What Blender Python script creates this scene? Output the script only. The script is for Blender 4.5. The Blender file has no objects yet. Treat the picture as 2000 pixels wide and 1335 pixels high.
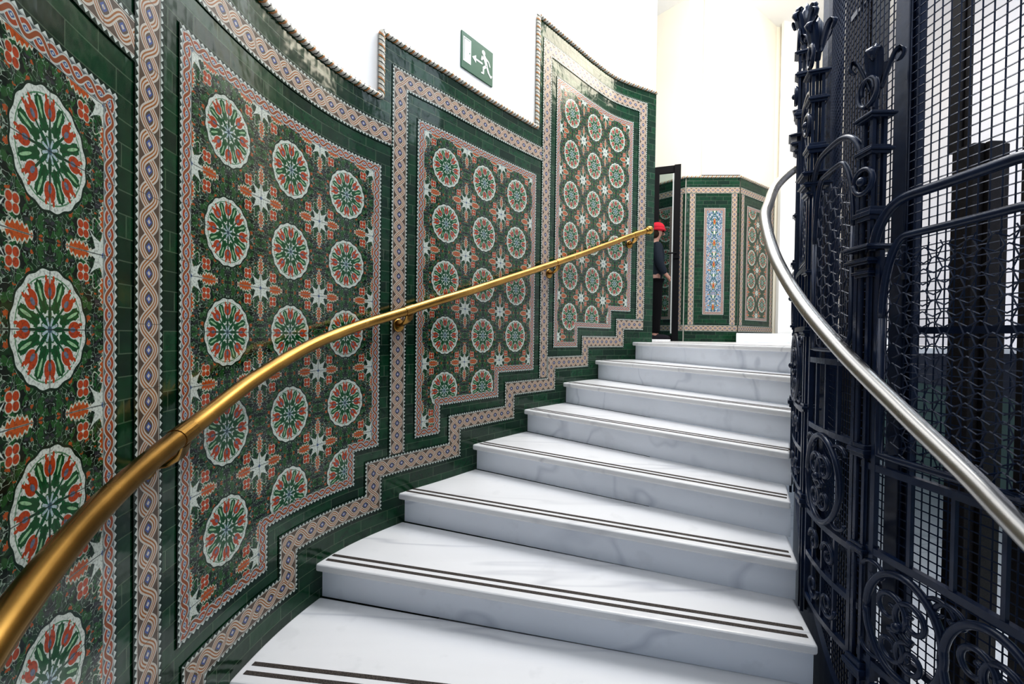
import bpy, math, random
from mathutils import Vector, Matrix
random.seed(4)
P=.32; EYE=5.12*P
D=bpy.data; SC=bpy.context.scene; COL=SC.collection
PI=math.pi
def W(X,Z,h): return Vector((X*P,Z*P,EYE+h*P))
# ------------------------------------------------------------------ node expression helper
class E:
    def __init__(s,sock,nt): s.s=sock; s.nt=nt
    def __add__(a,b): return mk(a.nt,'ADD',a,b)
    __radd__=__add__
    def __sub__(a,b): return mk(a.nt,'SUBTRACT',a,b)
    def __rsub__(a,b): return mk(a.nt,'SUBTRACT',b,a)
    def __mul__(a,b): return mk(a.nt,'MULTIPLY',a,b)
    __rmul__=__mul__
    def __truediv__(a,b): return mk(a.nt,'DIVIDE',a,b)
def mk(nt,op,*args):
    n=nt.nodes.new('ShaderNodeMath'); n.operation=op
    for i,a in enumerate(args):
        if isinstance(a,E): nt.links.new(a.s,n.inputs[i])
        else: n.inputs[i].default_value=a
    return E(n.outputs[0],nt)
def f1(op): return lambda a:mk(a.nt,op,a)
ab=f1('ABSOLUTE'); sn=f1('SINE'); cs=f1('COSINE'); fr=f1('FRACT'); sq=f1('SQRT'); flr=f1('FLOOR')
def lt(a,b):
    nt=(a if isinstance(a,E) else b).nt; return mk(nt,'LESS_THAN',a,b)
def gt(a,b): return mk(a.nt,'GREATER_THAN',a,b)
def mn(a,b): return mk(a.nt,'MINIMUM',a,b)
def mx(a,b): return mk(a.nt,'MAXIMUM',a,b)
def ln(x,y): return sq(x*x+y*y)
def comb(x,y,z=0.):
    nt=x.nt; n=nt.nodes.new('ShaderNodeCombineXYZ'); nt.links.new(x.s,n.inputs[0]); nt.links.new(y.s,n.inputs[1]); n.inputs[2].default_value=z
    return n.outputs[0]
def mix(nt,f,A,B):
    n=nt.nodes.new('ShaderNodeMix'); n.data_type='RGBA'
    if isinstance(f,E): nt.links.new(f.s,n.inputs[0])
    else: n.inputs[0].default_value=f
    for k,v in ((6,A),(7,B)):
        if isinstance(v,tuple): n.inputs[k].default_value=(*v,1)
        else: nt.links.new(v,n.inputs[k])
    return n.outputs[2]
def newmat(name,rough=.5,metal=0,col=(.5,.5,.5),spec=.5):
    m=D.materials.new(name); m.use_nodes=True; nt=m.node_tree
    b=nt.nodes['Principled BSDF']; b.inputs['Roughness'].default_value=rough; b.inputs['Metallic'].default_value=metal
    b.inputs['Base Color'].default_value=(*col,1); b.inputs['Specular IOR Level'].default_value=spec
    return m,nt,b
def noise(nt,scale,vec=None,detail=4,rough=.5):
    n=nt.nodes.new('ShaderNodeTexNoise'); n.inputs['Scale'].default_value=scale; n.inputs['Detail'].default_value=detail; n.inputs['Roughness'].default_value=rough
    if vec: nt.links.new(vec,n.inputs['Vector'])
    return E(n.outputs['Fac'],nt)
def uvs(nt):
    n=nt.nodes.new('ShaderNodeUVMap'); s=nt.nodes.new('ShaderNodeSeparateXYZ'); nt.links.new(n.outputs[0],s.inputs[0])
    return E(s.outputs[0],nt),E(s.outputs[1],nt),n.outputs[0]
def objco(nt):
    return nt.nodes.new('ShaderNodeTexCoord').outputs['Object']
def bump(nt,b,h,strength,dist=.01):
    n=nt.nodes.new('ShaderNodeBump'); n.inputs['Strength'].default_value=strength; n.inputs['Distance'].default_value=dist
    nt.links.new(h.s,n.inputs['Height']); nt.links.new(n.outputs[0],b.inputs['Normal'])
WHITE=(.52,.56,.50); DGREEN=(.003,.018,.010); RED=(.36,.052,.014); BLUE=(.07,.11,.30)
def plaster(name,col,noise_amt=.03):
    m,nt,b=newmat(name,.8,spec=.2)
    f=noise(nt,1.4,objco(nt),3)
    nt.links.new(mix(nt,f,tuple(c*(1-noise_amt) for c in col),col),b.inputs['Base Color'])
    return m
M={}
M['plaster']=plaster('white_plaster',(.90,.90,.89))
M['shaded_white']=plaster('shaded_white_plaster',(.60,.61,.68))  # white plaster with the dim lavender shade of the right side in its colour
M['cream']=plaster('cream_plaster',(.87,.83,.73))
M['greenwall']=plaster('pale_green_wall',(.20,.29,.25))
def green_tile():
    m,nt,b=newmat('green_glazed_tile',.13,spec=.45)
    u,v,uv=uvs(nt)
    row=flr(v/.1667)
    uu=u/.5+row*.37
    cell=flr(uu); fu=fr(uu); fv=fr(v/.1667)
    g=mx(lt(fu,.012),mx(gt(fu,.990),mx(lt(fv,.03),gt(fv,.975))))
    rnd=fr(sn(cell*12.9898+row*78.233)*437.58)
    n=noise(nt,9,uv,3)
    c=mix(nt,rnd,(.003,.022,.010),(.006,.052,.020))
    c=mix(nt,mn(mx((n-.45)*2.5,0.),1.),c,(.002,.013,.009))
    c=mix(nt,g*.30,c,(.18,.22,.15))
    nt.links.new(c,b.inputs['Base Color'])
    bump(nt,b,noise(nt,4,uv,2)+rnd*.25-g*.5,.22,.012)
    return m
M['green']=green_tile()
def field_mat():
    m,nt,b=newmat('medallion_tile',.15,spec=.4)
    u,v,uv=uvs(nt)
    x=fr(u+.5)-.5; y=fr(v+.5)-.5
    xs=x*1.05
    r=ln(xs,y); a=mk(nt,'ARCTAN2',y,xs); k=PI/4
    a8=(fr(a/k+.5)-.5)*k; lx=r*cs(a8); ly=r*sn(a8)
    ah=(fr(a/k)-.5)*k; hx=r*cs(ah); hy=r*sn(ah)
    cx=.5-ab(x); cy=.5-ab(y)
    rc=ln(cx,cy); ac=mk(nt,'ARCTAN2',cy,cx)
    hi=mx(cx,cy); lo=mn(cx,cy)
    fold=comb(cx,cy,.37); fold2=comb(hi,lo,2.1)
    n1=noise(nt,13,fold,2,.5); n2=noise(nt,17,fold2,2,.5); n3=noise(nt,11,comb(cx,cy,5.3),2,.5)
    c=mix(nt,gt(n1,.51),(.002,.008,.006),(.005,.036,.012))
    c=mix(nt,gt(n2,.59),c,(.034,.033,.042))
    c=mix(nt,gt(n3,.60),c,(.020,.080,.022))
    c=mix(nt,lt(ab(n2-.50),.010),c,(.22,.28,.23))
    c=mix(nt,lt(ab(n3-.46),.008),c,(.26,.31,.25))
    c=mix(nt,gt(n1,.655),c,(.32,.070,.016))
    c=mix(nt,lt(ab(rc-.16-.06*ab(sn(ac*6.))),.014),c,(.010,.085,.024))
    c=mix(nt,lt(ab(rc-.215-.03*sn(ac*12.)),.0050),c,(.40,.44,.34))
    upf=gt(cy,cx)
    ser=.010*sn(hi*165.)
    q=(hi-.235)/.125
    lw=.045*(1.-q*q)-upf*.014
    c=mix(nt,lt(lo,lw+.012+ser),c,(.46,.48,.38))
    c=mix(nt,lt(lo,lw+ser-.002),c,(.40,.080,.014))
    c=mix(nt,lt(lo,.0045)*lt(hi,.36),c,(.58,.56,.46))
    c=mix(nt,lt(sq(cx)+sq(cy),.48),c,WHITE)
    d1=ab(cx-cy)*.7071; d2=(cx+cy)*.7071
    c=mix(nt,lt(sq(d1)+sq(d2),.48),c,WHITE)
    c=mix(nt,lt(rc,.018),c,(.12,.18,.34))
    qx=ab(ab(x)-.300); qy=ab(ab(y)-.365)
    dg=ln(qx-.026,qy-.026)
    c=mix(nt,lt(dg,.033),c,(.42,.42,.34))
    c=mix(nt,lt(dg,.025),c,RED)
    c=mix(nt,lt(ln(qx,qy),.010),c,WHITE)
    # medallion
    rw=r+.006*cs(a*16.)
    c=mix(nt,lt(rw,.352),c,(.004,.022,.011))
    c=mix(nt,lt(rw,.336),c,WHITE)
    I=lambda cond,col: mix(nt,cond,c,col)
    c=I(lt(ab(r-.298),.004),(.08,.20,.10))
    c=I(lt(r,.292)*gt(noise(nt,24,comb(hx,ab(hy),1.),1),.52),(.020,.080,.030))
    g1=lt(ln((hx-.195)/.100,hy/.032),1.)
    c=I(g1,(.006,.065,.020))
    g2=lt(ln((hx-.225)/.055,hy/.010),1.)
    c=I(g2,(.26,.42,.24))
    g3=lt(ab(ab(ly)-.028-(lx-.13)*.42),.010)*gt(r,.11)*lt(r,.285)
    c=I(g3,(.008,.080,.026))
    fl=lt(ln((lx-.228)/.060,ly/.050),1.)
    c=I(lt(ln((lx-.228)/.068,ly/.058),1.),(.50,.53,.47))
    c=I(fl,RED)
    c=I(lt(ln((lx-.285)/.030,ly/.010),1.),WHITE)
    c=I(lt(ln((lx-.288)/.018,(ab(ly)-.034)/.010),1.),RED)
    c=I(lt(ln((lx-.212)/.026,ly/.016),1.),(.13,.15,.20))
    c=I(lt(ab(ly),.008)*lt(r,.18),(.008,.070,.028))
    c=I(lt(r,.082+.050*cs(a*8.)),(.006,.075,.028))
    c=I(lt(r,.045+.03*cs(a*8.+PI)),(.34,.42,.44))
    c=I(lt(r,.020),(.06,.12,.16))
    n4=noise(nt,55,uv,2)
    c=mix(nt,mn(mx((n4-.50)*3.5,0.),.40),c,(.010,.022,.014))
    tl=mx(mx(lt(ab(x),.0038),lt(ab(y),.0038)),mx(lt(cx,.0038),lt(cy,.0038)))
    c=mix(nt,tl*.8,c,(.02,.03,.025))
    nt.links.new(c,b.inputs['Base Color'])
    bump(nt,b,noise(nt,4,uv,2)-tl*.4,.16,.012)
    return m
M['field']=field_mat()
def braid_mat(name,bg,outer,c1,c2,eye,per,A,w1,w2,w3,tile):
    m,nt,b=newmat(name,.2,spec=.35)
    s,t,uv=uvs(nt)
    ang=s*(2*PI/(2*per))
    w=sn(ang)*A
    kk=sq(1.+cs(ang)*cs(ang)*1.4)
    d1=ab(t-w)/kk; d2=ab(t+w)/kk
    c=mix(nt,0.,bg,bg)
    for d,cc in ((d1,c1),(d2,c2)):
        c=mix(nt,lt(d,w1),c,outer); c=mix(nt,lt(d,w2),c,cc); c=mix(nt,lt(d,w3),c,outer)
    sx=(fr(s/per)-.5)*per
    e=ab(sx)/(per*.20)+ab(t)/.28
    c=mix(nt,lt(e,1.),c,eye); c=mix(nt,lt(e,.50),c,outer)
    c=mix(nt,gt(ab(t),.90),c,outer); c=mix(nt,gt(ab(t),.965),c,(.03,.05,.04))
    n=noise(nt,7,uv,2)
    c=mix(nt,n*.35,c,tuple(x*.5 for x in bg))
    j=lt(fr(s/tile),.012)
    c=mix(nt,j*.7,c,(.06,.06,.05))
    nt.links.new(c,b.inputs['Base Color'])
    return m
M['pink']=braid_mat('interlaced_border_tile',(.105,.075,.055),(.54,.50,.43),(.31,.115,.030),(.31,.115,.030),BLUE,.2,.60,.25,.14,.05,.5)
M['braid']=braid_mat('narrow_braid_tile',(.10,.12,.12),(.50,.52,.48),(.33,.060,.016),(.27,.070,.02),(.05,.10,.26),.11,.56,.33,.19,0.,.5)
def zig_mat():
    m,nt,b=newmat('zigzag_tile',.2,spec=.35)
    s,t,uv=uvs(nt)
    tri=ab(fr(s/.06)-.5)*3.4-1.15
    c=mix(nt,lt(t,tri),DGREEN,(.48,.52,.48))
    nt.links.new(c,b.inputs['Base Color']); return m
M['zig']=zig_mat()
def rope_mat():
    m,nt,b=newmat('twisted_rope_glaze',.25)
    s,t,uv=uvs(nt)
    f=fr(t+s/.17)
    c=mix(nt,gt(f,.34),(.55,.53,.46),(.02,.07,.04)); c=mix(nt,gt(f,.42),c,(.42,.18,.06)); c=mix(nt,gt(f,.62),c,(.55,.53,.46)); c=mix(nt,gt(f,.90),c,(.03,.03,.025))
    nt.links.new(c,b.inputs['Base Color']); return m
M['rope']=rope_mat()
def grot_mat():
    m,nt,b=newmat('candelabra_ornament_tile',.16)
    x,y,uv=uvs(nt)
    X=ab(x)
    n=noise(nt,16,comb(X,y,.4),3); n2=noise(nt,22,comb(X,y,3.4),2)
    c=mix(nt,gt(n,.5),(.05,.09,.20),(.20,.28,.38))
    c=mix(nt,gt(n2,.56),c,(.50,.53,.52))
    c=mix(nt,lt(ab(n-.45),.014),c,(.03,.12,.06))
    c=mix(nt,gt(n,.62),c,(.36,.13,.03))
    y1=fr(y/.9)-.5
    c=mix(nt,lt(ab(X-.09-.05*sn(y*14.)),.014),c,(.02,.10,.05))
    c=mix(nt,lt(ln(X/.05,y1*.9/.13),1.),c,(.42,.22,.06))
    c=mix(nt,lt(ln(X/.03,y1*.9/.07),1.),c,(.35,.05,.02))
    y2=fr(y/.9+.5)-.5
    c=mix(nt,lt(ln(X/.09,y2*.9/.05),1.),c,(.02,.11,.05))
    c=mix(nt,lt(ln(X/.04,y2*.9/.08),1.),c,(.55,.54,.46))
    nt.links.new(c,b.inputs['Base Color']); return m
M['grot']=grot_mat()
def marble(name,base,vein,rough=.22):
    m,nt,b=newmat(name,rough)
    co=objco(nt)
    mp=nt.nodes.new('ShaderNodeMapping'); mp.inputs['Rotation'].default_value=(.5,.9,.9); mp.inputs['Scale'].default_value=(.35,2.2,1.2)
    nt.links.new(co,mp.inputs[0])
    n=noise(nt,1.1,mp.outputs[0],3,.5)
    v=mx(1.-ab(fr(n*3.)-.5)*20.,0.)
    n2=noise(nt,1.1,co,2)
    v=v*mn(mx((n2-.36)*5.,0.),1.)
    n3=noise(nt,1.6,mp.outputs[0],4)
    n5=noise(nt,9,co,4)
    c=mix(nt,mn(mx((n3-.42)*2.4,0.),1.),base,tuple(x*.90 for x in base))
    c=mix(nt,v*.40,c,vein)
    c=mix(nt,mn(mx((n5-.60)*3.,0.),.25),c,tuple(x*.78 for x in base))
    nt.links.new(c,b.inputs['Base Color']); return m
M['tread']=marble('tread_marble',(.82,.82,.83),(.36,.37,.42))
M['riser']=marble('riser_marble',(.86,.90,.97),(.38,.42,.52),.3)
def speck(name,a,bc,rough,spec=.5):
    m,nt,b=newmat(name,rough,spec=spec)
    n=noise(nt,220,objco(nt),2)
    nt.links.new(mix(nt,mn(mx((n-.4)*4.,0.),1.),a,bc),b.inputs['Base Color']); return m
M['inlay']=speck('abrasive_inlay',(.030,.024,.021),(.09,.075,.065),.8)
def metal(name,col,rough,sc=40,amt=.12):
    m,nt,b=newmat(name,rough,1,col)
    n=noise(nt,sc,objco(nt),3)
    nt.links.new(mix(nt,n,tuple(x*(1-amt*2) for x in col),col),b.inputs['Base Color'])
    r=n*.12+(rough-.04); nt.links.new(r.s,b.inputs['Roughness'])
    return m
M['brass']=metal('aged_brass',(.48,.28,.08),.24,9,.30)
M['steel']=metal('worn_nickel',(.62,.60,.57),.26,5,.06)
def iron():
    m,nt,b=newmat('navy_black_painted_iron',.26)
    n=noise(nt,25,objco(nt),4)
    nt.links.new(mix(nt,n,(.006,.012,.030),(.014,.030,.078)),b.inputs['Base Color'])
    bump(nt,b,n,.25,.004); return m
M['iron']=iron()
M['brownsteel']=speck('brown_black_steel',(.008,.006,.006),(.022,.015,.014),.55)
M['black']=speck('black_frame',(.003,.003,.004),(.005,.005,.007),.6,.15)
def glass():
    m,nt,b=newmat('clear_glass',.02,0,(.50,.58,.56)); b.inputs['Transmission Weight'].default_value=1; b.inputs['IOR'].default_value=1.1; return m
M['glass']=glass()
M['sgreen']=speck('sign_green',(.0,.075,.035),(.0,.085,.04),.4)
M['swhite']=speck('sign_white',(.8,.82,.8),(.85,.87,.85),.4)
def cloth(name,c):
    return speck(name,tuple(x*.75 for x in c),c,.9,.1)
M['jacket']=cloth('grey_blue_cloth',(.020,.026,.036)); M['trouser']=cloth('black_cloth',(.005,.005,.006)); M['redhat']=cloth('red_knit',(.50,.03,.05))
M['skin']=speck('skin',(.30,.16,.12),(.34,.19,.14),.5); M['hair']=cloth('dark_hair',(.03,.02,.015)); M['shoe']=cloth('shoe_dark',(.02,.02,.025)); M['sole']=cloth('white_sole',(.8,.8,.8))
M['navy']=speck('navy_paint',(.018,.022,.055),(.025,.030,.07),.5)
# ------------------------------------------------------------------ mesh helper
class MB:
    def __init__(s): s.v=[];s.f=[];s.uv=[]
    def add(s,vs,fs,uv=None):
        o=len(s.v); s.v+= [tuple(v) for v in vs]; s.f+=[tuple(i+o for i in f) for f in fs]
        s.uv+= uv if uv else [(0,0)]*len(vs)
    def build(s,name,mat,parent=None,smooth=False,bevel=0):
        me=D.meshes.new(name); me.from_pydata(s.v,[],s.f)
        l=me.uv_layers.new(name='UVMap')
        idx=[0]*len(me.loops); me.loops.foreach_get('vertex_index',idx)
        fl=[]
        for i in idx: fl+=list(s.uv[i])
        l.data.foreach_set('uv',fl)
        me.materials.append(mat)
        if smooth: me.polygons.foreach_set('use_smooth',[True]*len(me.polygons))
        me.update()
        o=D.objects.new(name,me); COL.objects.link(o)
        if parent: o.parent=parent
        if bevel:
            m=o.modifiers.new('b','BEVEL'); m.width=bevel; m.segments=3; m.limit_method='ANGLE'
        return o
    def tube(s,pts,r,n=8,rf=None,cap=True):
        pts=[Vector(p) for p in pts]; vs=[];fs=[];uv=[]
        L=0; up=None
        for i,p in enumerate(pts):
            t=(pts[min(i+1,len(pts)-1)]-pts[max(i-1,0)]).normalized()
            if up is None:
                up=Vector((0,0,1)) if abs(t.z)<.9 else Vector((1,0,0))
            a=(up-t*up.dot(t)); 
            if a.length<1e-4: a=t.orthogonal()
            a.normalize(); up=a; b=t.cross(a)
            if i: L+=(p-pts[i-1]).length
            rr=r(i/(len(pts)-1)) if callable(r) else r
            for k in range(n+1 if rf else n):
                th=2*PI*k/n
                q=rr*(rf(th,L) if rf else 1)
                vs.append(p+a*math.cos(th)*q+b*math.sin(th)*q); uv.append((L/P,k/n))
        m=n+1 if rf else n
        for i in range(len(pts)-1):
            for k in range(n):
                k2=k+1 if rf else (k+1)%n
                fs.append((i*m+k,i*m+k2,(i+1)*m+k2,(i+1)*m+k))
        if cap:
            fs.append(tuple(range(n-1,-1,-1))); fs.append(tuple((len(pts)-1)*m+k for k in range(n)))
        s.add(vs,fs,uv)
    def box(s,c,ax,ay,az):
        c=Vector(c); vs=[c+ax*i+ay*j+az*k for i in(-1,1) for j in(-1,1) for k in(-1,1)]
        s.add(vs,[(0,1,3,2),(4,6,7,5),(0,4,5,1),(2,3,7,6),(0,2,6,4),(1,5,7,3)])
    def bar(s,a,b,w,d,side):
        a=Vector(a);b=Vector(b);t=(b-a); h=t/2; t=t.normalized(); side=Vector(side); sd=(side-t*side.dot(t)).normalized(); o=t.cross(sd)
        s.box((a+b)/2,sd*w/2,o*d/2,h)
    def prism(s,poly,z0,z1,uv=None):
        n=len(poly); vs=[Vector((x,y,z0)) for x,y in poly]+[Vector((x,y,z1)) for x,y in poly]
        fs=[tuple(range(n-1,-1,-1)),tuple(range(n,2*n))]+[(i,(i+1)%n,n+(i+1)%n,n+i) for i in range(n)]
        s.add(vs,fs)
    def sphere(s,c,r,sc=(1,1,1),nu=12,nv=8):
        c=Vector(c);vs=[];fs=[]
        for j in range(nv+1):
            ph=-PI/2+PI*j/nv
            for i in range(nu):
                th=2*PI*i/nu; vs.append(c+Vector((r*sc[0]*math.cos(ph)*math.cos(th),r*sc[1]*math.cos(ph)*math.sin(th),r*sc[2]*math.sin(ph))))
        for j in range(nv):
            for i in range(nu): fs.append((j*nu+i,j*nu+(i+1)%nu,(j+1)*nu+(i+1)%nu,(j+1)*nu+i))
        s.add(vs,fs)
def thing(name,label,cat,loc=(0,0,0),group=None):
    o=D.objects.new(name,None); COL.objects.link(o); o.location=loc; o['label']=label; o['category']=cat; o.empty_display_size=.1
    if group:o['group']=group
    bpy.context.view_layer.update()
    return o
def struct(o,label=None,cat=None):
    o['kind']='structure'
    if label:o['label']=label
    if cat:o['category']=cat
    return o
# ------------------------------------------------------------------ surfaces
def hermite(us,ps):
    n=len(us); tg=[]
    for i in range(n):
        a=max(i-1,0);b=min(i+1,n-1); tg.append([(ps[b][k]-ps[a][k])/(us[b]-us[a]) for k in range(len(ps[0]))])
    def f(u):
        if u<=us[0]: return [ps[0][k]+tg[0][k]*(u-us[0]) for k in range(len(ps[0]))]
        if u>=us[-1]: return [ps[-1][k]+tg[-1][k]*(u-us[-1]) for k in range(len(ps[0]))]
        i=max(j for j in range(n-1) if us[j]<=u); d=us[i+1]-us[i]; t=(u-us[i])/d
        a=2*t**3-3*t*t+1;b=t**3-2*t*t+t;c=-2*t**3+3*t*t;e=t**3-t*t
        return [a*ps[i][k]+b*d*tg[i][k]+c*ps[i+1][k]+e*d*tg[i+1][k] for k in range(len(ps[0]))]
    return f
WL=hermite([-6,-5,-4,-3,-2,-1,0,1,2,3,4,5,6,7,8,9,10,11.5],
 [(-1.10,-1.18),(-1.36,-.21),(-1.75,.71),(-2.23,1.59),(-2.62,2.51),(-2.85,3.48),(-2.88,4.49),(-2.75,5.5),(-2.42,6.45),(-1.87,7.28),(-1.22,8.04),(-.59,8.83),(.06,9.59),(.73,10.33),(1.41,11.06),(2.09,11.79),(2.83,12.47),(4.14,13.18)])
class Surf:
    def __init__(s,f): s.f=f
    def pt(s,u,off=0):
        X,Z=s.f(u); a=s.f(u-.02); b=s.f(u+.02); tx,tz=b[0]-a[0],b[1]-a[1]; L=math.hypot(tx,tz)
        return X+tz/L*off, Z-tx/L*off
    def tan(s,u):
        a=s.f(u-.02); b=s.f(u+.02); v=Vector((b[0]-a[0],b[1]-a[1],0)); return v.normalized()
    def __call__(s,u,h,off=0):
        X,Z=s.pt(u,off); return W(X,Z,h)
WALL=Surf(WL)
def lin(a,b):
    L=math.hypot(b[0]-a[0],b[1]-a[1])
    return Surf(lambda u:(a[0]+(b[0]-a[0])*u/L,a[1]+(b[1]-a[1])*u/L)),L
def quad(mb,surf,c,off,uv,step=.12):
    (a,b,cc,d)=c
    n=max(1,math.ceil(max(abs(b[0]-a[0]),abs(cc[0]-d[0]))/step)); m=max(1,math.ceil(max(abs(d[0]-a[0]),abs(cc[0]-b[0]))/step))
    vs=[];us=[];fs=[]
    for j in range(m+1):
        q=j/m
        for i in range(n+1):
            t=i/n
            def bl(A,k): return (A[0][k]*(1-t)+A[1][k]*t)*(1-q)+(A[3][k]*(1-t)+A[2][k]*t)*q
            vs.append(surf(bl(c,0),bl(c,1),off)); us.append((bl(uv,0),bl(uv,1)))
    for j in range(m):
        for i in range(n):
            k=j*(n+1)+i; fs.append((k,k+1,k+n+2,k+n+1))
    mb.add(vs,fs,us)
def rect(mb,surf,u0,u1,h0,h1,off,du=0,dh=0):
    c=[(u0,h0),(u1,h0),(u1,h1),(u0,h1)]; quad(mb,surf,c,off,[(a-du,b-dh) for a,b in c])
def strip(mb,surf,path,d1,d2,off,closed=False):
    n=len(path); P_=[Vector(p) for p in path]; ns=n if closed else n-1
    dr=[(P_[(i+1)%n]-P_[i]).normalized() for i in range(ns)]
    nr=[Vector((-d.y,d.x)) for d in dr]
    def V(i,d):
        i2=i%n
        if closed: a,b=nr[(i2-1)%ns],nr[i2]
        else:
            a=nr[i-1] if i>0 else None; b=nr[i] if i<ns else None
        if a is None: return P_[i2]+b*d
        if b is None: return P_[i2]+a*d
        if a.dot(b)>.9: return P_[i2]+a*d
        return P_[i2]+(a+b)*d
    cum=0
    for i in range(ns):
        L=(P_[(i+1)%n]-P_[i]).length
        q=[V(i,d1),V(i+1,d1),V(i+1,d2),V(i,d2)]
        s=[cum+(x-P_[i]).dot(dr[i]) for x in q]
        quad(mb,surf,[tuple(x) for x in q],off,[(s[0],-1),(s[1],-1),(s[2],1),(s[3],1)])
        cum+=L
# ------------------------------------------------------------------ stairs data
UI={-3:-4.4,-2:-2.95,-1:-1.45,0:.07,1:1.5,2:3.05,3:4.77,4:6.35,5:7.8,6:9.22,7:10.75}
H=lambda i:-.12-.5*(7-i)
RI={-3:(3.1,1.7),-2:(3.1,2.4),-1:(3.1,3.1),0:(3.1,3.8),1:(3.17,4.5),2:(3.40,5.20),3:(3.68,5.80),4:(4.01,6.37),5:(4.42,6.96),6:(4.78,7.47),7:(5.16,8.02)}
# ------------------------------------------------------------------ wall_left
mb=MB()
rect(mb,WALL,-6,11.52,-6,15,-.05)
wl=struct(mb.build('wall_left',M['plaster'],smooth=True))
mb=MB(); 
X,Z=WALL.pt(11.52,-.05)
a=W(X,Z,-6);b_=W(X-1.2,Z+1.6,-6); 
mb.add([a,b_,b_+Vector((0,0,21*P)),a+Vector((0,0,21*P))],[(0,1,2,3)])
mb.build('wall_return',M['cream'],wl)
JU=[-6,-1.37,2.63,6.65,11.5]; JT=[2.66,3.66,4.66,7.16]
mb=MB()
for k in range(4):
    rect(mb,WALL,JU[k],JU[k+1],-5.6,JT[k],0)
    n=int((JU[k+1]-JU[k])/.12)
    for i in range(n):
        ua=JU[k]+(JU[k+1]-JU[k])*i/n; ub=JU[k]+(JU[k+1]-JU[k])*(i+1)/n
        mb.add([WALL(ua,JT[k],0),WALL(ub,JT[k],0),WALL(ub,JT[k],-.05),WALL(ua,JT[k],-.05)],[(0,1,2,3)],[(ua,0)]*4)
    if k<3: 
        u=JU[k+1]; mb.add([WALL(u,JT[k],0),WALL(u,JT[k+1],0),WALL(u,JT[k+1],-.05),WALL(u,JT[k],-.05)],[(0,1,2,3)])
mb.add([WALL(11.5,-5,0),WALL(11.5,7.16,0),WALL(11.5,7.16,-.05),WALL(11.5,-5,-.05)],[(0,1,2,3)])
mb.build('green_tile_dado',M['green'],wl)
path=[]
for k in range(4):
    n=int((JU[k+1]-JU[k])/.03)
    for i in range(n+1): path.append(WALL(JU[k]+(JU[k+1]-JU[k])*i/n,JT[k]+.03,.01))
    if k<3:
        m=int((JT[k+1]-JT[k])/.03)
        for i in range(1,m): path.append(WALL(JU[k+1],JT[k]+.03+(JT[k+1]-JT[k])*i/m,.01))
mb=MB(); mb.tube(path,.047*P,12,rf=lambda th,L:1+.20*math.cos(2*(th+2*PI*L/P/.17)))
mb.build('rope_moulding',M['rope'],wl,smooth=True)
sp=[(-5.5,H(-3)+.5)]
for i in range(-3,8):
    v=UI[i]-.5
    if v<=-5.5: continue
    sp+= [(v,sp[-1][1]),(v,H(i)+.5)]
sp.append((11.13,sp[-1][1]))
def ph(u):
    hh=H(-3)+.5
    for i in range(-3,8):
        if UI[i]-.5<=u: hh=H(i)+.5
    return hh
paths=[sp,[(-6,2.15),(-1.17,2.15)],[(-1,ph(-1)+.17),(-1,3.15),(2.83,3.15)],[(3,ph(3)+.17),(3,4.15),(6.83,4.15)],[(7,ph(7)+.17),(7,6.65),(11,6.65),(11,ph(11)+.17)]]
mb=MB(); mz=MB()
for p in paths:
    strip(mb,WALL,p,-.130,.130,.010)
    strip(mz,WALL,p,.130,.167,.012); strip(mz,WALL,p,-.130,-.167,.012)
mb.build('interlaced_border',M['pink'],wl); 
mf=MB(); mbr=MB()
for L0,T,dh in ((-5,1.5,0),(-1,2.5,0),(3,3.5,0),(7,6.0,.5)):
    Lf,Rf=L0+.5,L0+3.5
    ws=[(UI[i]-1,H(i)+1) for i in range(-3,8)]
    cur=max([w for w in ws if w[0]<=Lf+.08],default=(0,H(-3)+.5),key=lambda w:w[0])[1]
    if L0==-5: cur=-3.0; ws=[]
    segs=[]; u=Lf
    for w,hh in ws:
        if Lf+.08<w<Rf-.08: segs.append((u,w,cur)); u=w; cur=hh
    segs.append((u,Rf,cur))
    poly=[]
    for a,b,hh in segs:
        rect(mf,WALL,a,b,hh,T,.012,0,dh); poly+=[(a,hh),(b,hh)]
    poly+=[(Rf,T),(Lf,T)]
    strip(mbr,WALL,poly,0,-.12,.012,True); strip(mz,WALL,poly,-.12,-.152,.012,True)
mf.build('medallion_tile_field',M['field'],wl); mbr.build('narrow_braid_border',M['braid'],wl); mz.build('zigzag_border',M['zig'],wl)
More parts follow.
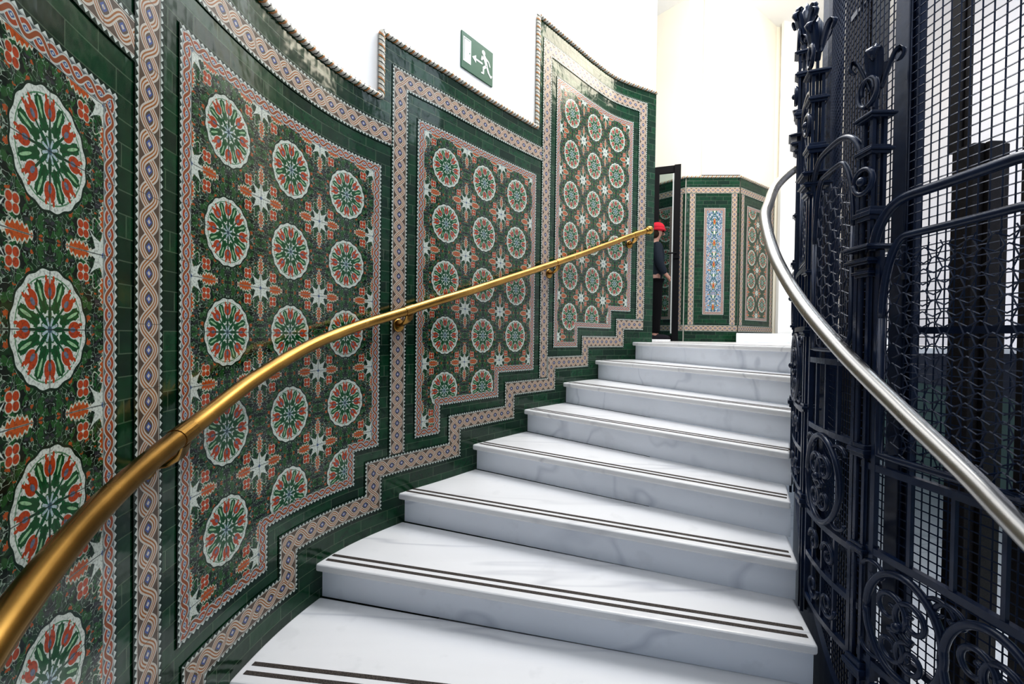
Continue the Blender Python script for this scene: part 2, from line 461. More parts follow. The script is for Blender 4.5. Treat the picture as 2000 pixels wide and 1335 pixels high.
# ------------------------------------------------------------------ staircase
st=thing('staircase','white marble winding staircase with dark inlaid strips between tiled wall and iron cage','staircase',W(0,6,-5.12))
def xy(p): return (p[0]*P,p[1]*P)
def set_par(o,parent):
    bpy.context.view_layer.update()
    o.parent=parent; o.matrix_parent_inverse=parent.matrix_world.inverted()
def link(mbo,name,mat,parent,**k):
    o=mbo.build(name,mat,None,**k); set_par(o,parent); return o
def shift(a,b,d):
    v=Vector((b[0]-a[0],b[1]-a[1])).normalized(); n=Vector((-v.y,v.x))
    return (a[0]+n.x*d,a[1]+n.y*d),(b[0]+n.x*d,b[1]+n.y*d)
mb=MB(); mb.prism([xy(p) for p in ((-4,-4),(12,-4),(18,3),(18,23),(-4,23))],EYE-5.32*P,EYE-5.12*P)
fl_=struct(mb.build('floor',M['tread']))
for i in range(-2,8):
    uA=UI[i]; A=WALL.pt(uA,-.02); B=RI[i]
    if i<7:
        uC=UI[i+1]+.10; C=WALL.pt(uC,-.02); Dd=RI[i+1]
        D2=(Dd[0]+.05,Dd[1]+.14)
        left=[WALL.pt(uC+(uA-uC)*k/8,-.02) for k in range(9)]
        poly=[A,B,D2]+left[:-1]
    else:
        C=WALL.pt(11.2,-.02)
        poly=[A,B,(5.5,8.6),(5.2,9.2),(4.6,12.5),C]
        mb=MB(); mb.prism([xy(p) for p in [C,(4.6,12.5),(5.2,9.2),(5.5,8.6),(9,8.9),(17,12),(17,21),(12,20.6),(9.5,18.8),(7.3,18.9),(5.5,20.9),(2.5,22.5),(3.0,14.8),WALL.pt(11.5,-.02)]],EYE+(H(i)-.11)*P,EYE+H(i)*P)
        mb.build('upper_landing',M['tread'],fl_)
    mb=MB(); mb.prism([xy(p) for p in poly],EYE+(H(i)-.105)*P,EYE+H(i)*P)
    tr=link(mb,'marble_tread',M['tread'],st,bevel=.010)
    a,b=shift(A,B,.12); c,d=shift(A,B,.24)
    mb=MB(); mb.prism([xy(p) for p in (a,b,d,c)],EYE+(H(i)-.5)*P,EYE+(H(i)-.105)*P); link(mb,'marble_riser',M['riser'],st)
    for q in (.12,.25):
        a,b=shift(A,B,q); c,d=shift(A,B,q+.055)
        va=Vector((b[0]-a[0],b[1]-a[1])).normalized()
        pts=[(a[0]+va.x*.08,a[1]+va.y*.08),(b[0]-va.x*.05,b[1]-va.y*.05),(d[0]-va.x*.05,d[1]-va.y*.05),(c[0]+va.x*.08,c[1]+va.y*.08)]
        mb=MB(); mb.prism([xy(p) for p in pts],EYE+(H(i)-.02)*P,EYE+(H(i)+.004)*P); link(mb,'dark_inlay_strip',M['inlay'],tr)
mb=MB(); mb.prism([xy(p) for p in ((9.15,18.2),(12,17.2),(15.6,17.2),(15.9,20.4),(12,20.2),(9.5,18.6))],EYE-.12*P,EYE+.25*P)
fs_=mb.build('upper_marble_step',M['riser'],bevel=.006); fs_['label']='low white marble step at the foot of the far tiled corner'; fs_['category']='step'
# ------------------------------------------------------------------ far walls
FP=[(1,24.5),(5.5,21.0),(7.3,19.0),(9.5,18.9),(12,20.7),(17.5,21.6)]
mb=MB()
for a,b in zip(FP[:-1],FP[1:]):
    s,L=lin(a,b); rect(mb,s,0,L,-.15,14.6,0)
wb=struct(mb.build('wall_back',M['cream']))
mb=MB(); mb.prism([xy(p) for p in ((7.9,18.96),(9.5,18.88),(9.5,18.75),(7.9,18.83))],EYE+6.9*P,EYE+14.5*P)
mb.build('pilaster',M['plaster'],wb)
mb=MB(); mb.prism([xy(p) for p in ((12.1,20.5),(12.9,20.65),(12.9,20.45),(12.1,20.3))],EYE+.25*P,EYE+14.5*P)
mb.build('corner_pilaster',M['plaster'],wb)
mg=MB();mp=MB();mzz=MB();mbb=MB();mff=MB();mgr=MB();rp=[]
def facet(a,b,kind,le=.2,re=.2):
    s,L=lin(a,b)
    rect(mg,s,0,L,-.12,6.8,.06)
    strip(mp,s,[(0,.45),(L,.45)],-.11,.11,.07); strip(mp,s,[(0,6.27),(L,6.27)],-.11,.11,.07)
    for q in (le,L-re):
        strip(mp,s,[(q,.56),(q,6.16)],-.11,.11,.07)
    for q,sgn in ((le,-1),(L-re,1)):
        strip(mzz,s,[(q,.6),(q,6.12)],sgn*.11,sgn*.145,.072)
    for hh in (.45,6.27):
        strip(mzz,s,[(0,hh),(L,hh)],.11,.145,.072); strip(mzz,s,[(0,hh),(L,hh)],-.11,-.145,.072)
    l,r=le+.48,L-re-.48
    if kind=='grot': l,r=le+.62,L-re-.50; h0,h1=1.15,5.4
    else: h0,h1=.95,5.6
    poly=[(l,h0),(r,h0),(r,h1),(l,h1)]
    strip(mbb,s,poly,0,-.11,.072,True); strip(mzz,s,poly,-.11,-.14,.072,True)
    if kind=='grot': rect(mgr,s,l,r,h0,h1,.072,(l+r)/2,0)
    else: rect(mff,s,l,r,h0,h1,.072,(l+r)/2-(.5 if kind==2 else 0),.55)
    for i in range(int(L/.04)+1): rp.append(s(min(L,i*.04),6.84,.06))
facet(FP[1],FP[2],2); facet(FP[2],FP[3],'grot',.25,.2); facet(FP[3],FP[4],2)
mg.build('green_tile_dado',M['green'],wb); mp.build('interlaced_border',M['pink'],wb); mzz.build('zigzag_border',M['zig'],wb); mbb.build('narrow_braid_border',M['braid'],wb); mff.build('medallion_tile_field',M['field'],wb); mgr.build('candelabra_tile_field',M['grot'],wb)
mb=MB(); mb.tube(rp,.05*P,10,rf=lambda th,L:1+.20*math.cos(2*(th+2*PI*L/P/.17))); mb.build('rope_moulding',M['rope'],wb,smooth=True)
mb=MB(); rect(mb,lin((17.5,21.6),(9.5,-3))[0],0,26,-5.2,14.6,0); wr=struct(mb.build('wall_right',M['shaded_white']))
s,L=lin((17.3,21.0),(9.3,-3))
mb=MB(); rect(mb,s,0,L,-1.6,-.15,.15); mb.build('navy_floor_edge',M['navy'],wr)
mb=MB(); rect(mb,s,0,L,-5.1,-1.6,.1); mb.build('pale_green_lower_wall',M['greenwall'],wr)
mb=MB(); mb.prism([xy(p) for p in ((3,12.8),(18,12.8),(18,24),(0,24))],EYE+14.4*P,EYE+14.7*P); struct(mb.build('ceiling',M['plaster']))
# ------------------------------------------------------------------ glass door
A=(5.60,18.35);B=(6.68,17.95)
s,L=lin(A,B)
dt=struct(thing('door_1','open glass door leaf in a narrow black frame beside the far tiled wall','door',s(0,-.12)))
Hd=6.95
def fb(mb,u0,u1,h0,h1,t=.05):
    tg=s.tan(0); n=Vector((tg.y,-tg.x,0)); c=s((u0+u1)/2,(h0+h1)/2,0)
    mb.box(c,tg*(u1-u0)/2*P,n*t*P,Vector((0,0,(h1-h0)/2*P)))
mb=MB()
fb(mb,0,.34,-.10,Hd); fb(mb,L-.24,L,-.10,Hd,.12); fb(mb,.34,L-.24,Hd-.28,Hd); fb(mb,.34,L-.24,-.10,.12)
link(mb,'door_frame',M['black'],dt)
mb=MB(); fb(mb,.34,L-.24,.12,Hd-.28,.012); link(mb,'glass_pane',M['glass'],dt)
mb=MB(); fb(mb,L-.30,L-.25,.2,Hd-.3,.02); link(mb,'light_edge_strip',M['swhite'],dt)
mb=MB(); fb(mb,L-.24,L-.02,3.2,3.6,.16); mb.tube([s(L-.13,3.4,.12),s(L-.13,3.4,.25),s(L-.45,3.4,.25)],.03*P,8); link(mb,'door_handle',M['black'],dt)
# ------------------------------------------------------------------ exit sign
u0=4.79; tg=WALL.tan(u0); n=Vector((tg.y,-tg.x,0)); cc=WALL(u0,5.33,-.03)
sg=thing('exit_sign','green emergency exit sign with white running figure, arrow and doorway on white wall','sign',cc+n*.01*P)
def sp_(a,h,o): return cc+tg*a*P+Vector((0,0,h*P))+n*o*P
mb=MB(); mb.box(sp_(0,0,0),tg*.44*P,n*.012*P,Vector((0,0,.335*P))); link(mb,'sign_plate',M['sgreen'],sg)
mb=MB()
def fpoly(pts,o=.015): mb.add([sp_(a,h,o) for a,h in pts],[tuple(range(len(pts)))])
def fline(p,q,w,w2=None,o=.016):
    p=(p[0]+.02,p[1]); q=(q[0]+.02,q[1])
    w2=w2 or w; v=Vector((q[0]-p[0],q[1]-p[1])).normalized(); m=Vector((-v.y,v.x))
    fpoly([(p[0]+m.x*w/2,p[1]+m.y*w/2),(p[0]-m.x*w/2,p[1]-m.y*w/2),(q[0]-m.x*w2/2,q[1]-m.y*w2/2),(q[0]+m.x*w2/2,q[1]+m.y*w2/2)],o)
    for c,ww in ((p,w),(q,w2)): fpoly([(c[0]+ww/2*math.cos(t*PI/5),c[1]+ww/2*math.sin(t*PI/5)) for t in range(10)],o+.0005)
fpoly([(-.40,-.20),(-.19,-.20),(-.19,.25),(-.40,.25)])
fline((-.06,-.02),(.10,-.02),.035); fpoly([(-.16,-.02),(-.05,.055),(-.05,-.095)],.016)
fpoly([(.16+.048*math.cos(t*PI/8),.205+.048*math.sin(t*PI/8)) for t in range(16)],.016)
fline((.17,.13),(.23,-.01),.085,.07)
fline((.16,.12),(.08,.05),.032); fline((.08,.05),(.10,.12),.028)
fline((.20,.13),(.29,.09),.032); fline((.29,.09),(.33,.02),.028)
fline((.22,-.02),(.14,-.09),.05); fline((.14,-.09),(.14,-.19),.04); fline((.14,-.19),(.09,-.20),.03)
fline((.24,-.02),(.29,-.12),.05); fline((.29,-.12),(.36,-.18),.04); fline((.36,-.18),(.38,-.15),.03)
link(mb,'pictogram',M['swhite'],sg)
mb=MB(); fpoly([(-.375,-.17),(-.365,-.17),(-.365,.23),(-.375,.23)],.018); fpoly([(-.365,.22),(-.21,.22),(-.21,.23),(-.365,.23)],.018); fpoly([(-.24,-.02),(-.215,-.02),(-.215,.01),(-.24,.01)],.018)
link(mb,'doorway_outline',M['sgreen'],sg)
# ------------------------------------------------------------------ brass rail
RH=hermite([-5,-3.9,-2.95,-.9,.05,1.25,3,7.3,11.05],[(-1.85,),(-1.48,),(-1.19,),(-.78,),(-.47,),(-.09,),(.39,),(1.76,),(3.07,)])
OFF=.27
pr=[WALL(-5+(16.05)*i/220,RH(-5+16.05*i/220)[0],OFF) for i in range(221)]
br=thing('brass_handrail','polished brass tube handrail on brackets along the green tiled wall','handrail',W(-2,4,-.5))
mb=MB(); mb.tube(pr,.075*P,20); link(mb,'rail_tube',M['brass'],br,smooth=True)
mb=MB(); mb.sphere(pr[-1],.125*P,nu=20,nv=14); mb.tube([pr[-1],pr[-3]],.09*P,16); link(mb,'ball_end',M['brass'],br,smooth=True)
for u in (-4.6,-1.02,3.0,7.15,10.55):
    h=RH(u)[0]; c=WALL(u,h,OFF); t=(WALL(u+.05,RH(u+.05)[0],OFF)-WALL(u-.05,RH(u-.05)[0],OFF)).normalized()
    nn=(WALL(u,h,.1)-WALL(u,h,0)).normalized()
    mb=MB(); mb.tube([c-t*.09*P,c-t*.07*P,c+t*.07*P,c+t*.09*P],lambda q:.081*P,20)
    link(mb,'rail_collar',M['brass'],br,smooth=False)
    mb=MB()
    rings=[(OFF+.03,.05,.085),(OFF,.14,.10),(OFF-.08,.20,.09),(OFF-.15,.23,.06),(.02,.24,.05)]
    vs=[];fs=[]
    for j,(o_,dz,rr_) in enumerate(rings):
        for k in range(12):
            th=2*PI*k/12; vs.append(WALL(u,h-dz,o_)+t*math.cos(th)*rr_*P+Vector((0,0,math.sin(th)*rr_*.5*P)))
    for j in range(len(rings)-1):
        for k in range(12): fs.append((j*12+k,j*12+(k+1)%12,(j+1)*12+(k+1)%12,(j+1)*12+k))
    fs.append(tuple(range(12)))
    mb.add(vs,fs)
    c2=WALL(u,h-.24,.012); mb.tube([c2,c2+nn*.02*P,c2+nn*.03*P],lambda q:(.11 if q<.6 else .09)*P,20)
    link(mb,'rail_bracket',M['brass'],br,smooth=True)
# ------------------------------------------------------------------ iron cage
CX=hermite([-1,1,3.2,4.0,4.6,5.3,5.9,6.5,7.2,7.9,8.8],[(3.30,),(3.30,),(3.30,),(3.27,),(3.33,),(3.56,),(3.83,),(4.17,),(4.62,),(5.12,),(5.9,)])
def Cg(Z,h,off=0):
    tx=(CX(Z+.02)[0]-CX(Z-.02)[0])/.04; L=math.hypot(tx,1)
    return W(CX(Z)[0]-off/L,Z+off*tx/L,h)
def Ct(Z): return (Cg(Z+.02,0)-Cg(Z-.02,0)).normalized()
def Cn(Z):
    t=Ct(Z); return Vector((-t.y,t.x,0))
UPV=Vector((0,0,1))
posts=[(2.45,-1.0),(4.08,0),(5.3,1.1),(6.5,2.1),(7.75,3.1)]
def baseh(Z):
    i=max([k for k in RI if RI[k][1]<=Z+.05],default=-3); return H(i)
def spiral(Z,h,r0,r1,a0,turns,n=40,off=0):
    out=[]
    for k in range(n+1):
        q=k/n; r=r0+(r1-r0)*q; a=a0+2*PI*turns*q; out.append(Cg(Z+r*math.cos(a),h+r*math.sin(a),off))
    return out
plabel=['nearest crowned iron post of the lift cage, at the right edge','crowned iron post beside the nearest mesh bay of the cage','tall crowned iron post at the bend in the lift cage','crowned iron post behind the bend in the lift cage','farthest crowned iron post of the lift cage, by the landing']
for (Z,b),lab in zip(posts,plabel):
    po=thing('iron_post',lab,'post',Cg(Z,baseh(Z)),group='crowned posts of the iron cage')
    t=Ct(Z);n=Cn(Z)
    for i in (-1,1):
        for j in (-1,1):
            o=(t*i+n*j)*.05*P
            mb=MB(); mb.bar(Cg(Z,baseh(Z)-.6)+o,Cg(Z,2.05+b)+o,.032*P,.032*P,t); link(mb,'shaft_bar',M['iron'],po)
    mb=MB(); mb.bar(Cg(Z,baseh(Z)-.6),Cg(Z,2.3+b),.03*P,.03*P,t)
    link(mb,'core_bar',M['iron'],po)
    for hh,w,ht in ((-3.0,.09,.08),(-1.9,.08,.05),(-1.0,.09,.06),(-.3,.08,.035),(.62,.09,.04),(.72,.13,.03),(.84,.15,.025),(1.15,.09,.06),(1.72,.09,.04),(2.03,.10,.03)):
        if hh+b<baseh(Z): continue
        mb=MB(); mb.box(Cg(Z,hh+b),t*w*P,n*w*P,UPV*ht*P); mb.box(Cg(Z,hh+b),t*(w+.02)*P,n*(w+.02)*P,UPV*ht*.35*P); link(mb,'collar',M['iron'],po,bevel=.003)
    mb=MB()
    mb.tube([Cg(Z+.11*math.cos(a*PI/12),1.45+b+.11*math.sin(a*PI/12),.09) for a in range(25)],.024*P,8)
    mb.sphere(Cg(Z,1.45+b,.10),.045*P)
    link(mb,'ring_ornament',M['iron'],po,smooth=True)
    for q in range(4):
        d=(t*math.cos(q*PI/2+PI/4)+n*math.sin(q*PI/2+PI/4)); c=Cg(Z,2.28+b)
        side=UPV.cross(d)
        vs=[];fs=[]
        for k in range(13):
            s_=k/12
            x=.03+.12*math.sin(min(1,s_*1.1)*PI*.5)+(.04*math.sin(max(0,s_-.55)/.45*PI)); z=.32*math.sin(min(1,s_*1.3)*PI/2)-.12*max(0,s_-.65)/.35
            wd=.022+.055*math.sin(PI*min(1,s_*1.05))**.8*(1-.35*s_) if s_<.95 else .012
            pc=c+d*x*P+UPV*z*P
            for sx,dp in ((-1,.0),(0,.028),(1,.0),(0,-.012)): vs.append(pc+side*sx*wd*P+d*dp*P)
        for k in range(12):
            for e in range(4): fs.append((k*4+e,k*4+(e+1)%4,(k+1)*4+(e+1)%4,(k+1)*4+e))
        mb=MB(); mb.add(vs,fs+[(0,1,2,3),(48,49,50,51)]); link(mb,'crown_leaf',M['iron'],po,smooth=True)
    mb=MB(); mb.tube([Cg(Z,2.2+b),Cg(Z,2.38+b),Cg(Z,2.5+b),Cg(Z,2.62+b),Cg(Z,2.70+b)],lambda s_:(.028+.030*math.sin(s_*PI) if s_<.95 else .008)*P,10)
    link(mb,'crown_bud',M['iron'],po,smooth=True)
    for sgn in (-1,1):
        mb=MB(); mb.tube([Cg(Z+sgn*(.008+.115*math.sin(a)*(1-.35*a/5)),2.12+b+.2-.14*math.cos(a)*(1-.3*a/5)-.05,.07) for a in [k*.26 for k in range(20)]],lambda q:(.024-.010*q)*P,7)
        link(mb,'heart_scroll',M['iron'],po,smooth=True)
bays=[(2.45,4.08,0,[2.95,3.62],.34),(4.08,5.3,.9,[4.70],.36),(5.3,6.5,2.0,[5.9],.34),(6.5,7.75,3.0,[7.1],.34)]
blab=['nearest bay of the iron cage with arched hoop, wavy mesh and two ring scrolls','bay of the iron cage just before its bend with one large ring scroll','narrow foreshortened bay of the iron cage after its bend','farthest bay of the iron cage beside the top marble steps']
for bi,((Z0,Z1,b,scr,sr),lab) in enumerate(zip(bays,blab)):
    bo=thing('iron_cage_bay',lab,'cage panel',Cg((Z0+Z1)/2,baseh((Z0+Z1)/2)),group='bays of the iron lift cage')
    a,c=Z0+.12,Z1-.14
    def hoop(a,c,hl,ht,rad,off):
        pts=[]
        for k in range(13): 
            q=k/12*PI/2; pts.append(Cg(a+rad*(1-math.cos(q)),hl+(ht-hl)*math.sin(q),off))
        for k in range(1,12): pts.append(Cg(a+rad+(c-a-2*rad)*k/12,ht,off))
        for k in range(13):
            q=PI/2-k/12*PI/2; pts.append(Cg(c-rad*(1-math.cos(q)),hl+(ht-hl)*math.sin(q),off))
        return pts
    ho=.04 if bi<2 else .0
    rh=.042 if bi==0 else .030
    mb=MB(); mb.tube(hoop(a-.02,c+.06,.80+b,(1.2 if bi==0 else 1.12)+b,.35,ho),rh*P,8); link(mb,'arched_hoop',M['iron'],bo,smooth=True)
    fo=.03 if bi<2 else 0
    rf_=.032 if bi==0 else .024
    mb=MB(); mb.tube(hoop(a+.08,c-.03,.2+b,.88+b,.22,fo),rf_*P,8)
    mb.tube([Cg(a+.08,.2+b,fo),Cg(a+.08,-.8+b,fo)]+[Cg(a+.08+.2*(1-math.cos(k/8*PI/2)),-.8+b-.2*math.sin(k/8*PI/2),fo) for k in range(9)]+[Cg(a+.28+(c-.31-a)*k/6,-1.0+b,fo) for k in range(7)]+[Cg(c-.03,-.8+b,fo),Cg(c-.03,.2+b,fo)],rf_*P,8)
    link(mb,'inner_frame',M['iron'],bo,smooth=True)
    mb=MB(); sp0=.085 if bi==0 else .11; st_=sp0/2; nz=int((c-.05-a-.1)/sp0)
    for k in range(nz+1):
        z=a+.10+k*sp0; ph0=(k%2)*PI
        mb.tube([Cg(z+.020*math.sin(ph0+j*PI/2),-1.0+b+j*st_,fo-.02) for j in range(int(1.85/st_))],.0064*P,4,cap=False)
    nh=int(1.85/sp0)
    for k in range(nh):
        hh=-.97+b+k*sp0
        m=int((c-.05-a-.1)/st_)
        mb.tube([Cg(a+.10+j*st_,hh+.020*math.sin((k%2)*PI+j*PI/2),fo-.02) for j in range(m)],.0064*P,4,cap=False)
    link(mb,'wavy_wire_mesh',M['iron'],bo)
    for hh in (-1.12,-1.86,-2.86,-3.35,-3.85):
        hh+=b
        if hh<baseh(Z0)-.9: continue
        mb=MB(); m=10; vs=[];fs=[]
        for k in range(m+1):
            z=Z0+(Z1-Z0)*k/m
            for dh,do in ((-.03,-.025),(.03,-.025),(.03,.03),(-.03,.03)): vs.append(Cg(z,hh+dh,.02+do))
        for k in range(m):
            for e in range(4): fs.append((k*4+e,k*4+(e+1)%4,(k+1)*4+(e+1)%4,(k+1)*4+e))
        mb.add(vs,fs+[(0,1,2,3),tuple(4*m+e for e in range(4))]); link(mb,'horizontal_rail',M['iron'],bo)
    for z in (a,c):
        mb=MB(); mb.bar(Cg(z,-3.9+b,.03),Cg(z,.8+b,.03),.045*P,.045*P,Ct(z)); link(mb,'upright_bar',M['iron'],bo)
    m=4
    for k in range(1,m): 
        z=a+(c-a)*k/m
        mb=MB(); mb.bar(Cg(z,-1.86+b,.03),Cg(z,-1.12+b,.03),.030*P,.030*P,Ct(z)); link(mb,'upright_bar',M['iron'],bo)
        mb=MB(); mb.bar(Cg(z,-3.85+b,.03),Cg(z,-2.86+b,.03),.030*P,.030*P,Ct(z)); link(mb,'upright_bar',M['iron'],bo)
    for z in scr:
        hc=-2.36+b
        mb=MB(); mb.tube([Cg(z+sr*math.cos(k*PI/20),hc+sr*math.sin(k*PI/20)*1.25,.06) for k in range(41)],.032*P,8)
        mb.tube(spiral(z-.10,hc+.12,.17,.03,-PI/2,1.5,off=.07),lambda q:(.028-.010*q)*P,7)
        mb.tube(spiral(z+.10,hc+.12,-.17,-.03,PI/2,-1.5,off=.07),lambda q:(.028-.010*q)*P,7)
        mb.tube(spiral(z-.09,hc-.2,.14,.03,PI/2,-1.4,off=.07),lambda q:(.026-.010*q)*P,7)
        mb.tube(spiral(z+.09,hc-.2,-.14,-.03,-PI/2,1.4,off=.07),lambda q:(.026-.010*q)*P,7)
        mb.sphere(Cg(z,hc+.02,.10),.04*P)
        link(mb,'ring_scroll',M['iron'],bo,smooth=True)
        for sgn in (-1,1):
            for vs in (-1,1):
                mb=MB()
                mb.tube([Cg(z+sgn*(sr*.75+.17*math.cos(k*.28)*(1-k/30)*.8+.02),hc+vs*(.33+.10*math.sin(k*.28)*(1-k/30)),.05) for k in range(22)],lambda q:(.022-.008*q)*P,6)
                link(mb,'corner_scroll',M['iron'],bo,smooth=True)
        for k in (-1,1):
            mb=MB(); mb.tube(spiral(z+k*.17,-3.10+b,.13,.02,0,1.3,24,off=.05),lambda q:(.022-.008*q)*P,6); link(mb,'foot_scroll',M['iron'],bo,smooth=True)
            mb=MB(); mb.tube(spiral(z+k*.17,-3.60+b,.14,.02,PI,1.3,24,off=.05),lambda q:(.022-.008*q)*P,6); link(mb,'foot_scroll',M['iron'],bo,smooth=True)
# right handrail
RR=hermite(list(range(13)),[(3.08,1.2,-2.15),(3.08,2.0,-1.60),(3.08,2.70,-1.10),(3.08,2.98,-.895),(3.08,3.52,-.540),(3.08,4.19,-.072),(3.12,4.85,.440),(3.20,5.46,1.02),(3.42,6.08,1.625),(3.66,6.43,1.945),(4.08,6.97,2.39),(4.74,7.65,2.88),(5.4,8.3,3.25)])
rr=thing('steel_handrail','pale nickel tube handrail sweeping up along the black iron cage','handrail',W(3.12,3,-1))
mb=MB(); mb.tube([W(*RR(11.3*i/160)) for i in range(161)],.070*P,20); link(mb,'rail_tube',M['steel'],rr,smooth=True)
for k in (1.2,4.9):
    X,Z,h=RR(k); mb=MB(); mb.tube([W(X,Z,h-.05),W(X+.05,Z,h-.13),Cg(Z,h-.16,.0)],.022*P,8); mb.tube([W(X,Z,h-.03),W(X,Z,h-.075)],.05*P,12); link(mb,'rail_bracket',M['iron'],rr,smooth=True)
# lift shaft behind
ls=thing('lift_shaft','tall dark wire mesh lift shaft rising behind the crowned iron cage','lift shaft',Cg(4.5,-5.1,-1.2))
def Sg(Z,h,o=-.34): return Cg(Z,h,o)
mb=MB()
z=1.0
while z<8.2:
    mb.tube([Sg(z,-5),Sg(z,11)],.0075*P,4,cap=False); z+=.08
h=-5
while h<11:
    mb.tube([Sg(1.0+7.2*j/26,h) for j in range(27)],.0066*P,3,cap=False); h+=.08
link(mb,'wire_mesh_screen',M['iron'],ls)
mb=MB(); vs=[];fs=[]; m=60
for k in range(m+1):
    z=1.0+7.3*k/m
    lv=H(0)+(z-3.8)*.70-.35
    vs+=[Cg(z,lv-1.5,.0),Cg(z,lv+.05,.0),Cg(z,lv+.05,-.05),Cg(z,lv-1.5,-.05)]
for k in range(m):
    for e in range(4): fs.append((k*4+e,k*4+(e+1)%4,(k+1)*4+(e+1)%4,(k+1)*4+e))
mb.add(vs,fs); link(mb,'dark_gap_strip',M['iron'],ls,smooth=False)  # added dark strip, darkens the pale gap between step ends and cage
def pole(X,Z,w,d,h0,h1,mat,name):
    mb=MB(); mb.box(W(X,Z,(h0+h1)/2),Vector((w*P/2,0,0)),Vector((0,d*P/2,0)),Vector((0,0,(h1-h0)/2*P)))
    mb.box(W(X,Z-d/2-.03,(h0+h1)/2),Vector((w*P*.22,0,0)),Vector((0,.03*P,0)),Vector((0,0,(h1-h0)/2*P)))
    link(mb,name,mat,ls,bevel=.004)
pole(3.68,4.20,.15,.16,-5.1,11,M['iron'],'shaft_post')
pole(4.62,6.5,.14,.14,-5.1,11,M['iron'],'shaft_post')
pole(5.52,7.9,.16,.16,-5.1,11,M['iron'],'shaft_post')
pole(5.25,5.05,.40,.25,-5.1,2.2,M['brownsteel'],'guide_column')
pole(5.15,5.20,.10,.14,2.2,11,M['brownsteel'],'guide_rail')
pole(5.15,6.6,.40,.3,-5.1,11,M['brownsteel'],'guide_column')
pole(6.6,5.6,.30,.2,-5.1,11,M['brownsteel'],'guide_rail')
for Z_,h in ((4.4,-2.9),(4.4,.1),(4.4,3.2)):
    mb=MB(); mb.bar(Sg(2.0,h),Sg(4.1,h),.06*P,.04*P,UPV); link(mb,'screen_cross_bar',M['iron'],ls)
    mb=MB(); mb.bar(Sg(4.1,h+.5),Sg(5.3,h+.5),.06*P,.04*P,UPV); link(mb,'screen_cross_bar',M['iron'],ls)
# ------------------------------------------------------------------ person
S=.835
pb=W(5.36,17.2,-.12)
pe=thing('person','person in grey-blue jacket, black trousers and red hat standing at the open glass door','person',pb)
def skin(name,vs,es,rs,mat,sub=2):
    me=D.meshes.new(name); me.from_pydata([tuple(Vector(v)*S) for v in vs],es,[]); me.materials.append(mat)
    o=D.objects.new(name,me); COL.objects.link(o); o.parent=pe
    m=o.modifiers.new('s','SKIN')
    sv=me.skin_vertices[0].data
    for v,r in zip(sv,rs):
        v.radius=(r*S,r*S)
    sv[0].use_root=True; m.use_smooth_shade=True
    q=o.modifiers.new('u','SUBSURF'); q.levels=sub; q.render_levels=sub
    return o
V=[(0,0,.93),(0,0,1.10),(.01,0,1.30),(.02,0,1.42),(.04,0,1.50),(.06,0,1.58),(.07,0,1.66)]
R=[.13,.12,.13,.07,.05,.085,.08]
Ed=[(0,1),(1,2),(2,3),(3,4),(4,5),(5,6)]
def chain(start,pts,rs):
    p=start
    for q,r in zip(pts,rs): V.append(q);R.append(r);Ed.append((p,len(V)-1));p=len(V)-1
    return p
chain(0,[(0,-.10,.86),(.03,-.11,.48),(.0,-.11,.09),(.12,-.11,.04)],[.085,.055,.04,.035])
chain(0,[(0,.10,.86),(.06,.10,.48),(.10,.10,.09),(.22,.10,.04)],[.085,.055,.04,.035])
w1=chain(2,[(.01,-.17,1.36),(.03,-.21,1.12),(.14,-.19,.96),(.17,-.18,.93)],[.055,.042,.028,.026])
w2=chain(2,[(.01,.17,1.36),(-.02,.20,1.10),(.06,.19,.88),(.07,.19,.82)],[.055,.042,.028,.026])
for k in range(4): chain(w1,[(.19,-.20+.016*k,.90),(.205,-.20+.016*k,.865)],[.010,.008])
chain(w1,[(.20,-.165,.93),(.225,-.16,.915)],[.010,.008])
for k in range(4): chain(w2,[(.06+.016*k,.19,.77),(.065+.016*k,.19,.735)],[.010,.008])
chain(w2,[(.10,.19,.79),(.11,.185,.76)],[.010,.008])
skin('body',V,Ed,R,M['skin'])
skin('jacket',[(0,0,.86),(0,0,1.05),(.005,0,1.28),(.02,0,1.41),(.03,0,1.45),(.01,-.17,1.37),(.03,-.215,1.12),(.135,-.19,.965),(.01,.17,1.37),(-.02,.205,1.10),(.055,.19,.90)],
 [(0,1),(1,2),(2,3),(3,4),(2,5),(5,6),(6,7),(2,8),(8,9),(9,10)],[.175,.17,.17,.10,.07,.08,.065,.048,.08,.065,.048],M['jacket'])
skin('trousers',[(0,0,.97),(0,-.09,.85),(.03,-.11,.48),(.0,-.11,.10),(0,.09,.85),(.06,.10,.48),(.10,.10,.10)],[(0,1),(1,2),(2,3),(0,4),(4,5),(5,6)],[.155,.125,.095,.075,.125,.095,.075],M['trouser'])
for yy,xx in ((-.11,.04),(.10,.14)):
    mb=MB(); mb.sphere(Vector((xx+.03,yy,.055))*S,.15*S,(1,.34,.34),14,8); o=mb.build('shoe',M['shoe'],pe,smooth=True)
    mb=MB(); mb.prism([((xx+.03+.155*math.cos(a*PI/8))*S,(yy+.055*math.sin(a*PI/8))*S) for a in range(16)],.001,.03*S); mb.build('shoe_sole',M['sole'],o)
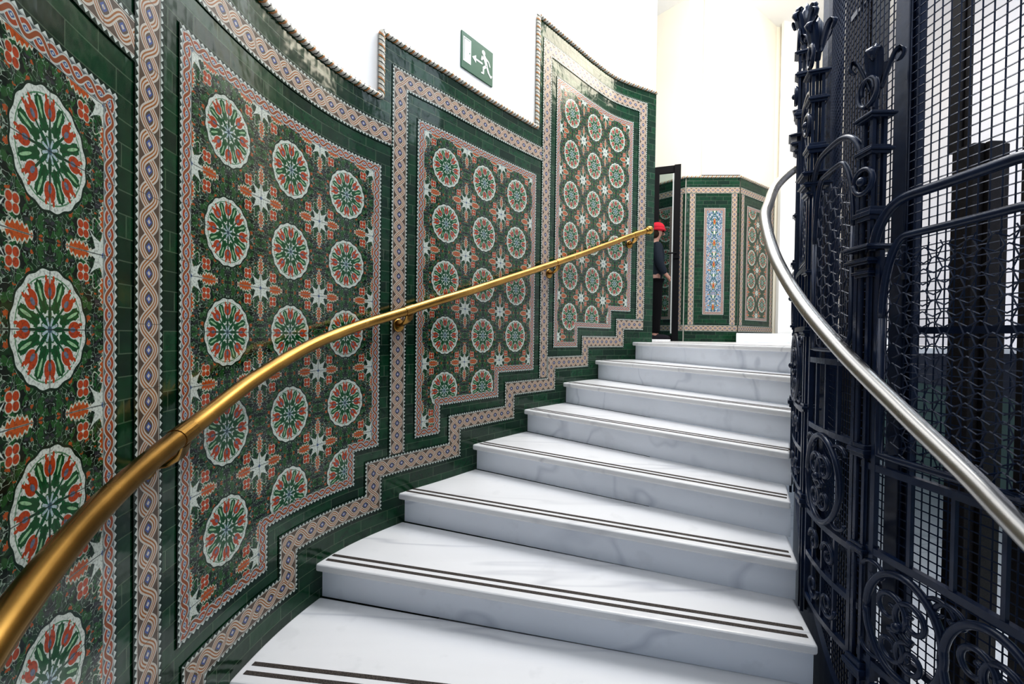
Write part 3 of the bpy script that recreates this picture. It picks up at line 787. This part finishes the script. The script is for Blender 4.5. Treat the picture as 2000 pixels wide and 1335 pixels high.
mb=MB(); mb.sphere(Vector((.06,0,1.67))*S,.108*S,(1.02,.95,.76),16,10); mb.tube([Vector((.065+.104*math.cos(a*PI/10),.101*math.sin(a*PI/10),1.635))*S for a in range(21)],.017*S,8); mb.build('red_hat',M['redhat'],pe,smooth=True)
mb=MB(); mb.sphere(Vector((.02,0,1.58))*S,.09*S,(.9,1.02,1.0),14,8); mb.build('hair',M['hair'],pe,smooth=True)
mb=MB(); mb.tube([Vector((.145,0,1.61))*S,Vector((.172,0,1.575))*S,Vector((.145,0,1.565))*S],.012*S,6); mb.build('nose',M['skin'],pe,smooth=True)
for yy in (-.035,.035):
    mb=MB(); mb.sphere(Vector((.143,yy,1.612))*S,.011*S); mb.build('eye',M['trouser'],pe)
# ------------------------------------------------------------------ lights
w=D.worlds.new('World'); SC.world=w; w.use_nodes=True
bg=w.node_tree.nodes['Background']; bg.inputs[0].default_value=(.70,.82,1,1); bg.inputs[1].default_value=.40
def area(loc,target,size,power,col,sy=None):
    l=D.lights.new('area','AREA'); l.energy=power; l.color=col; l.size=size; l.shape='RECTANGLE'; l.size_y=sy or size
    o=D.objects.new('area_light',l); COL.objects.link(o); o.location=loc
    o.rotation_euler=(Vector(target)-Vector(loc)).to_track_quat('-Z','Y').to_euler(); return o
area(W(4.2,10,13.5),W(2.4,7.5,-2),2.0,165,(.97,.98,1))
area(W(4,3,11),W(0,10,9),1.8,60,(1,.98,.95))
area(W(9,14,13),W(7,19,6),1.8,95,(1,.91,.74))
area(W(8,6,8),W(7,12,2),1.6,30,(.80,.90,1))
area(W(5.0,1.5,9),W(3.2,5,0),.8,16,(.72,.85,1))
# ------------------------------------------------------------------ camera
cam=D.cameras.new('camera'); co=D.objects.new('camera',cam); COL.objects.link(co)
cam.sensor_width=36; cam.lens=870/2000*36; cam.clip_start=.02
co.matrix_world=Matrix.Translation(W(0,0,0))@Matrix.Rotation(math.radians(90-.757),4,'X')@Matrix.Rotation(math.radians(.8),4,'Z')
SC.camera=co
SC.view_settings.view_transform='Standard'
for lk in ('Medium High Contrast','Standard - Medium High Contrast'):
    try:
        SC.view_settings.look=lk; print('look',lk); break
    except Exception as e: print(e)
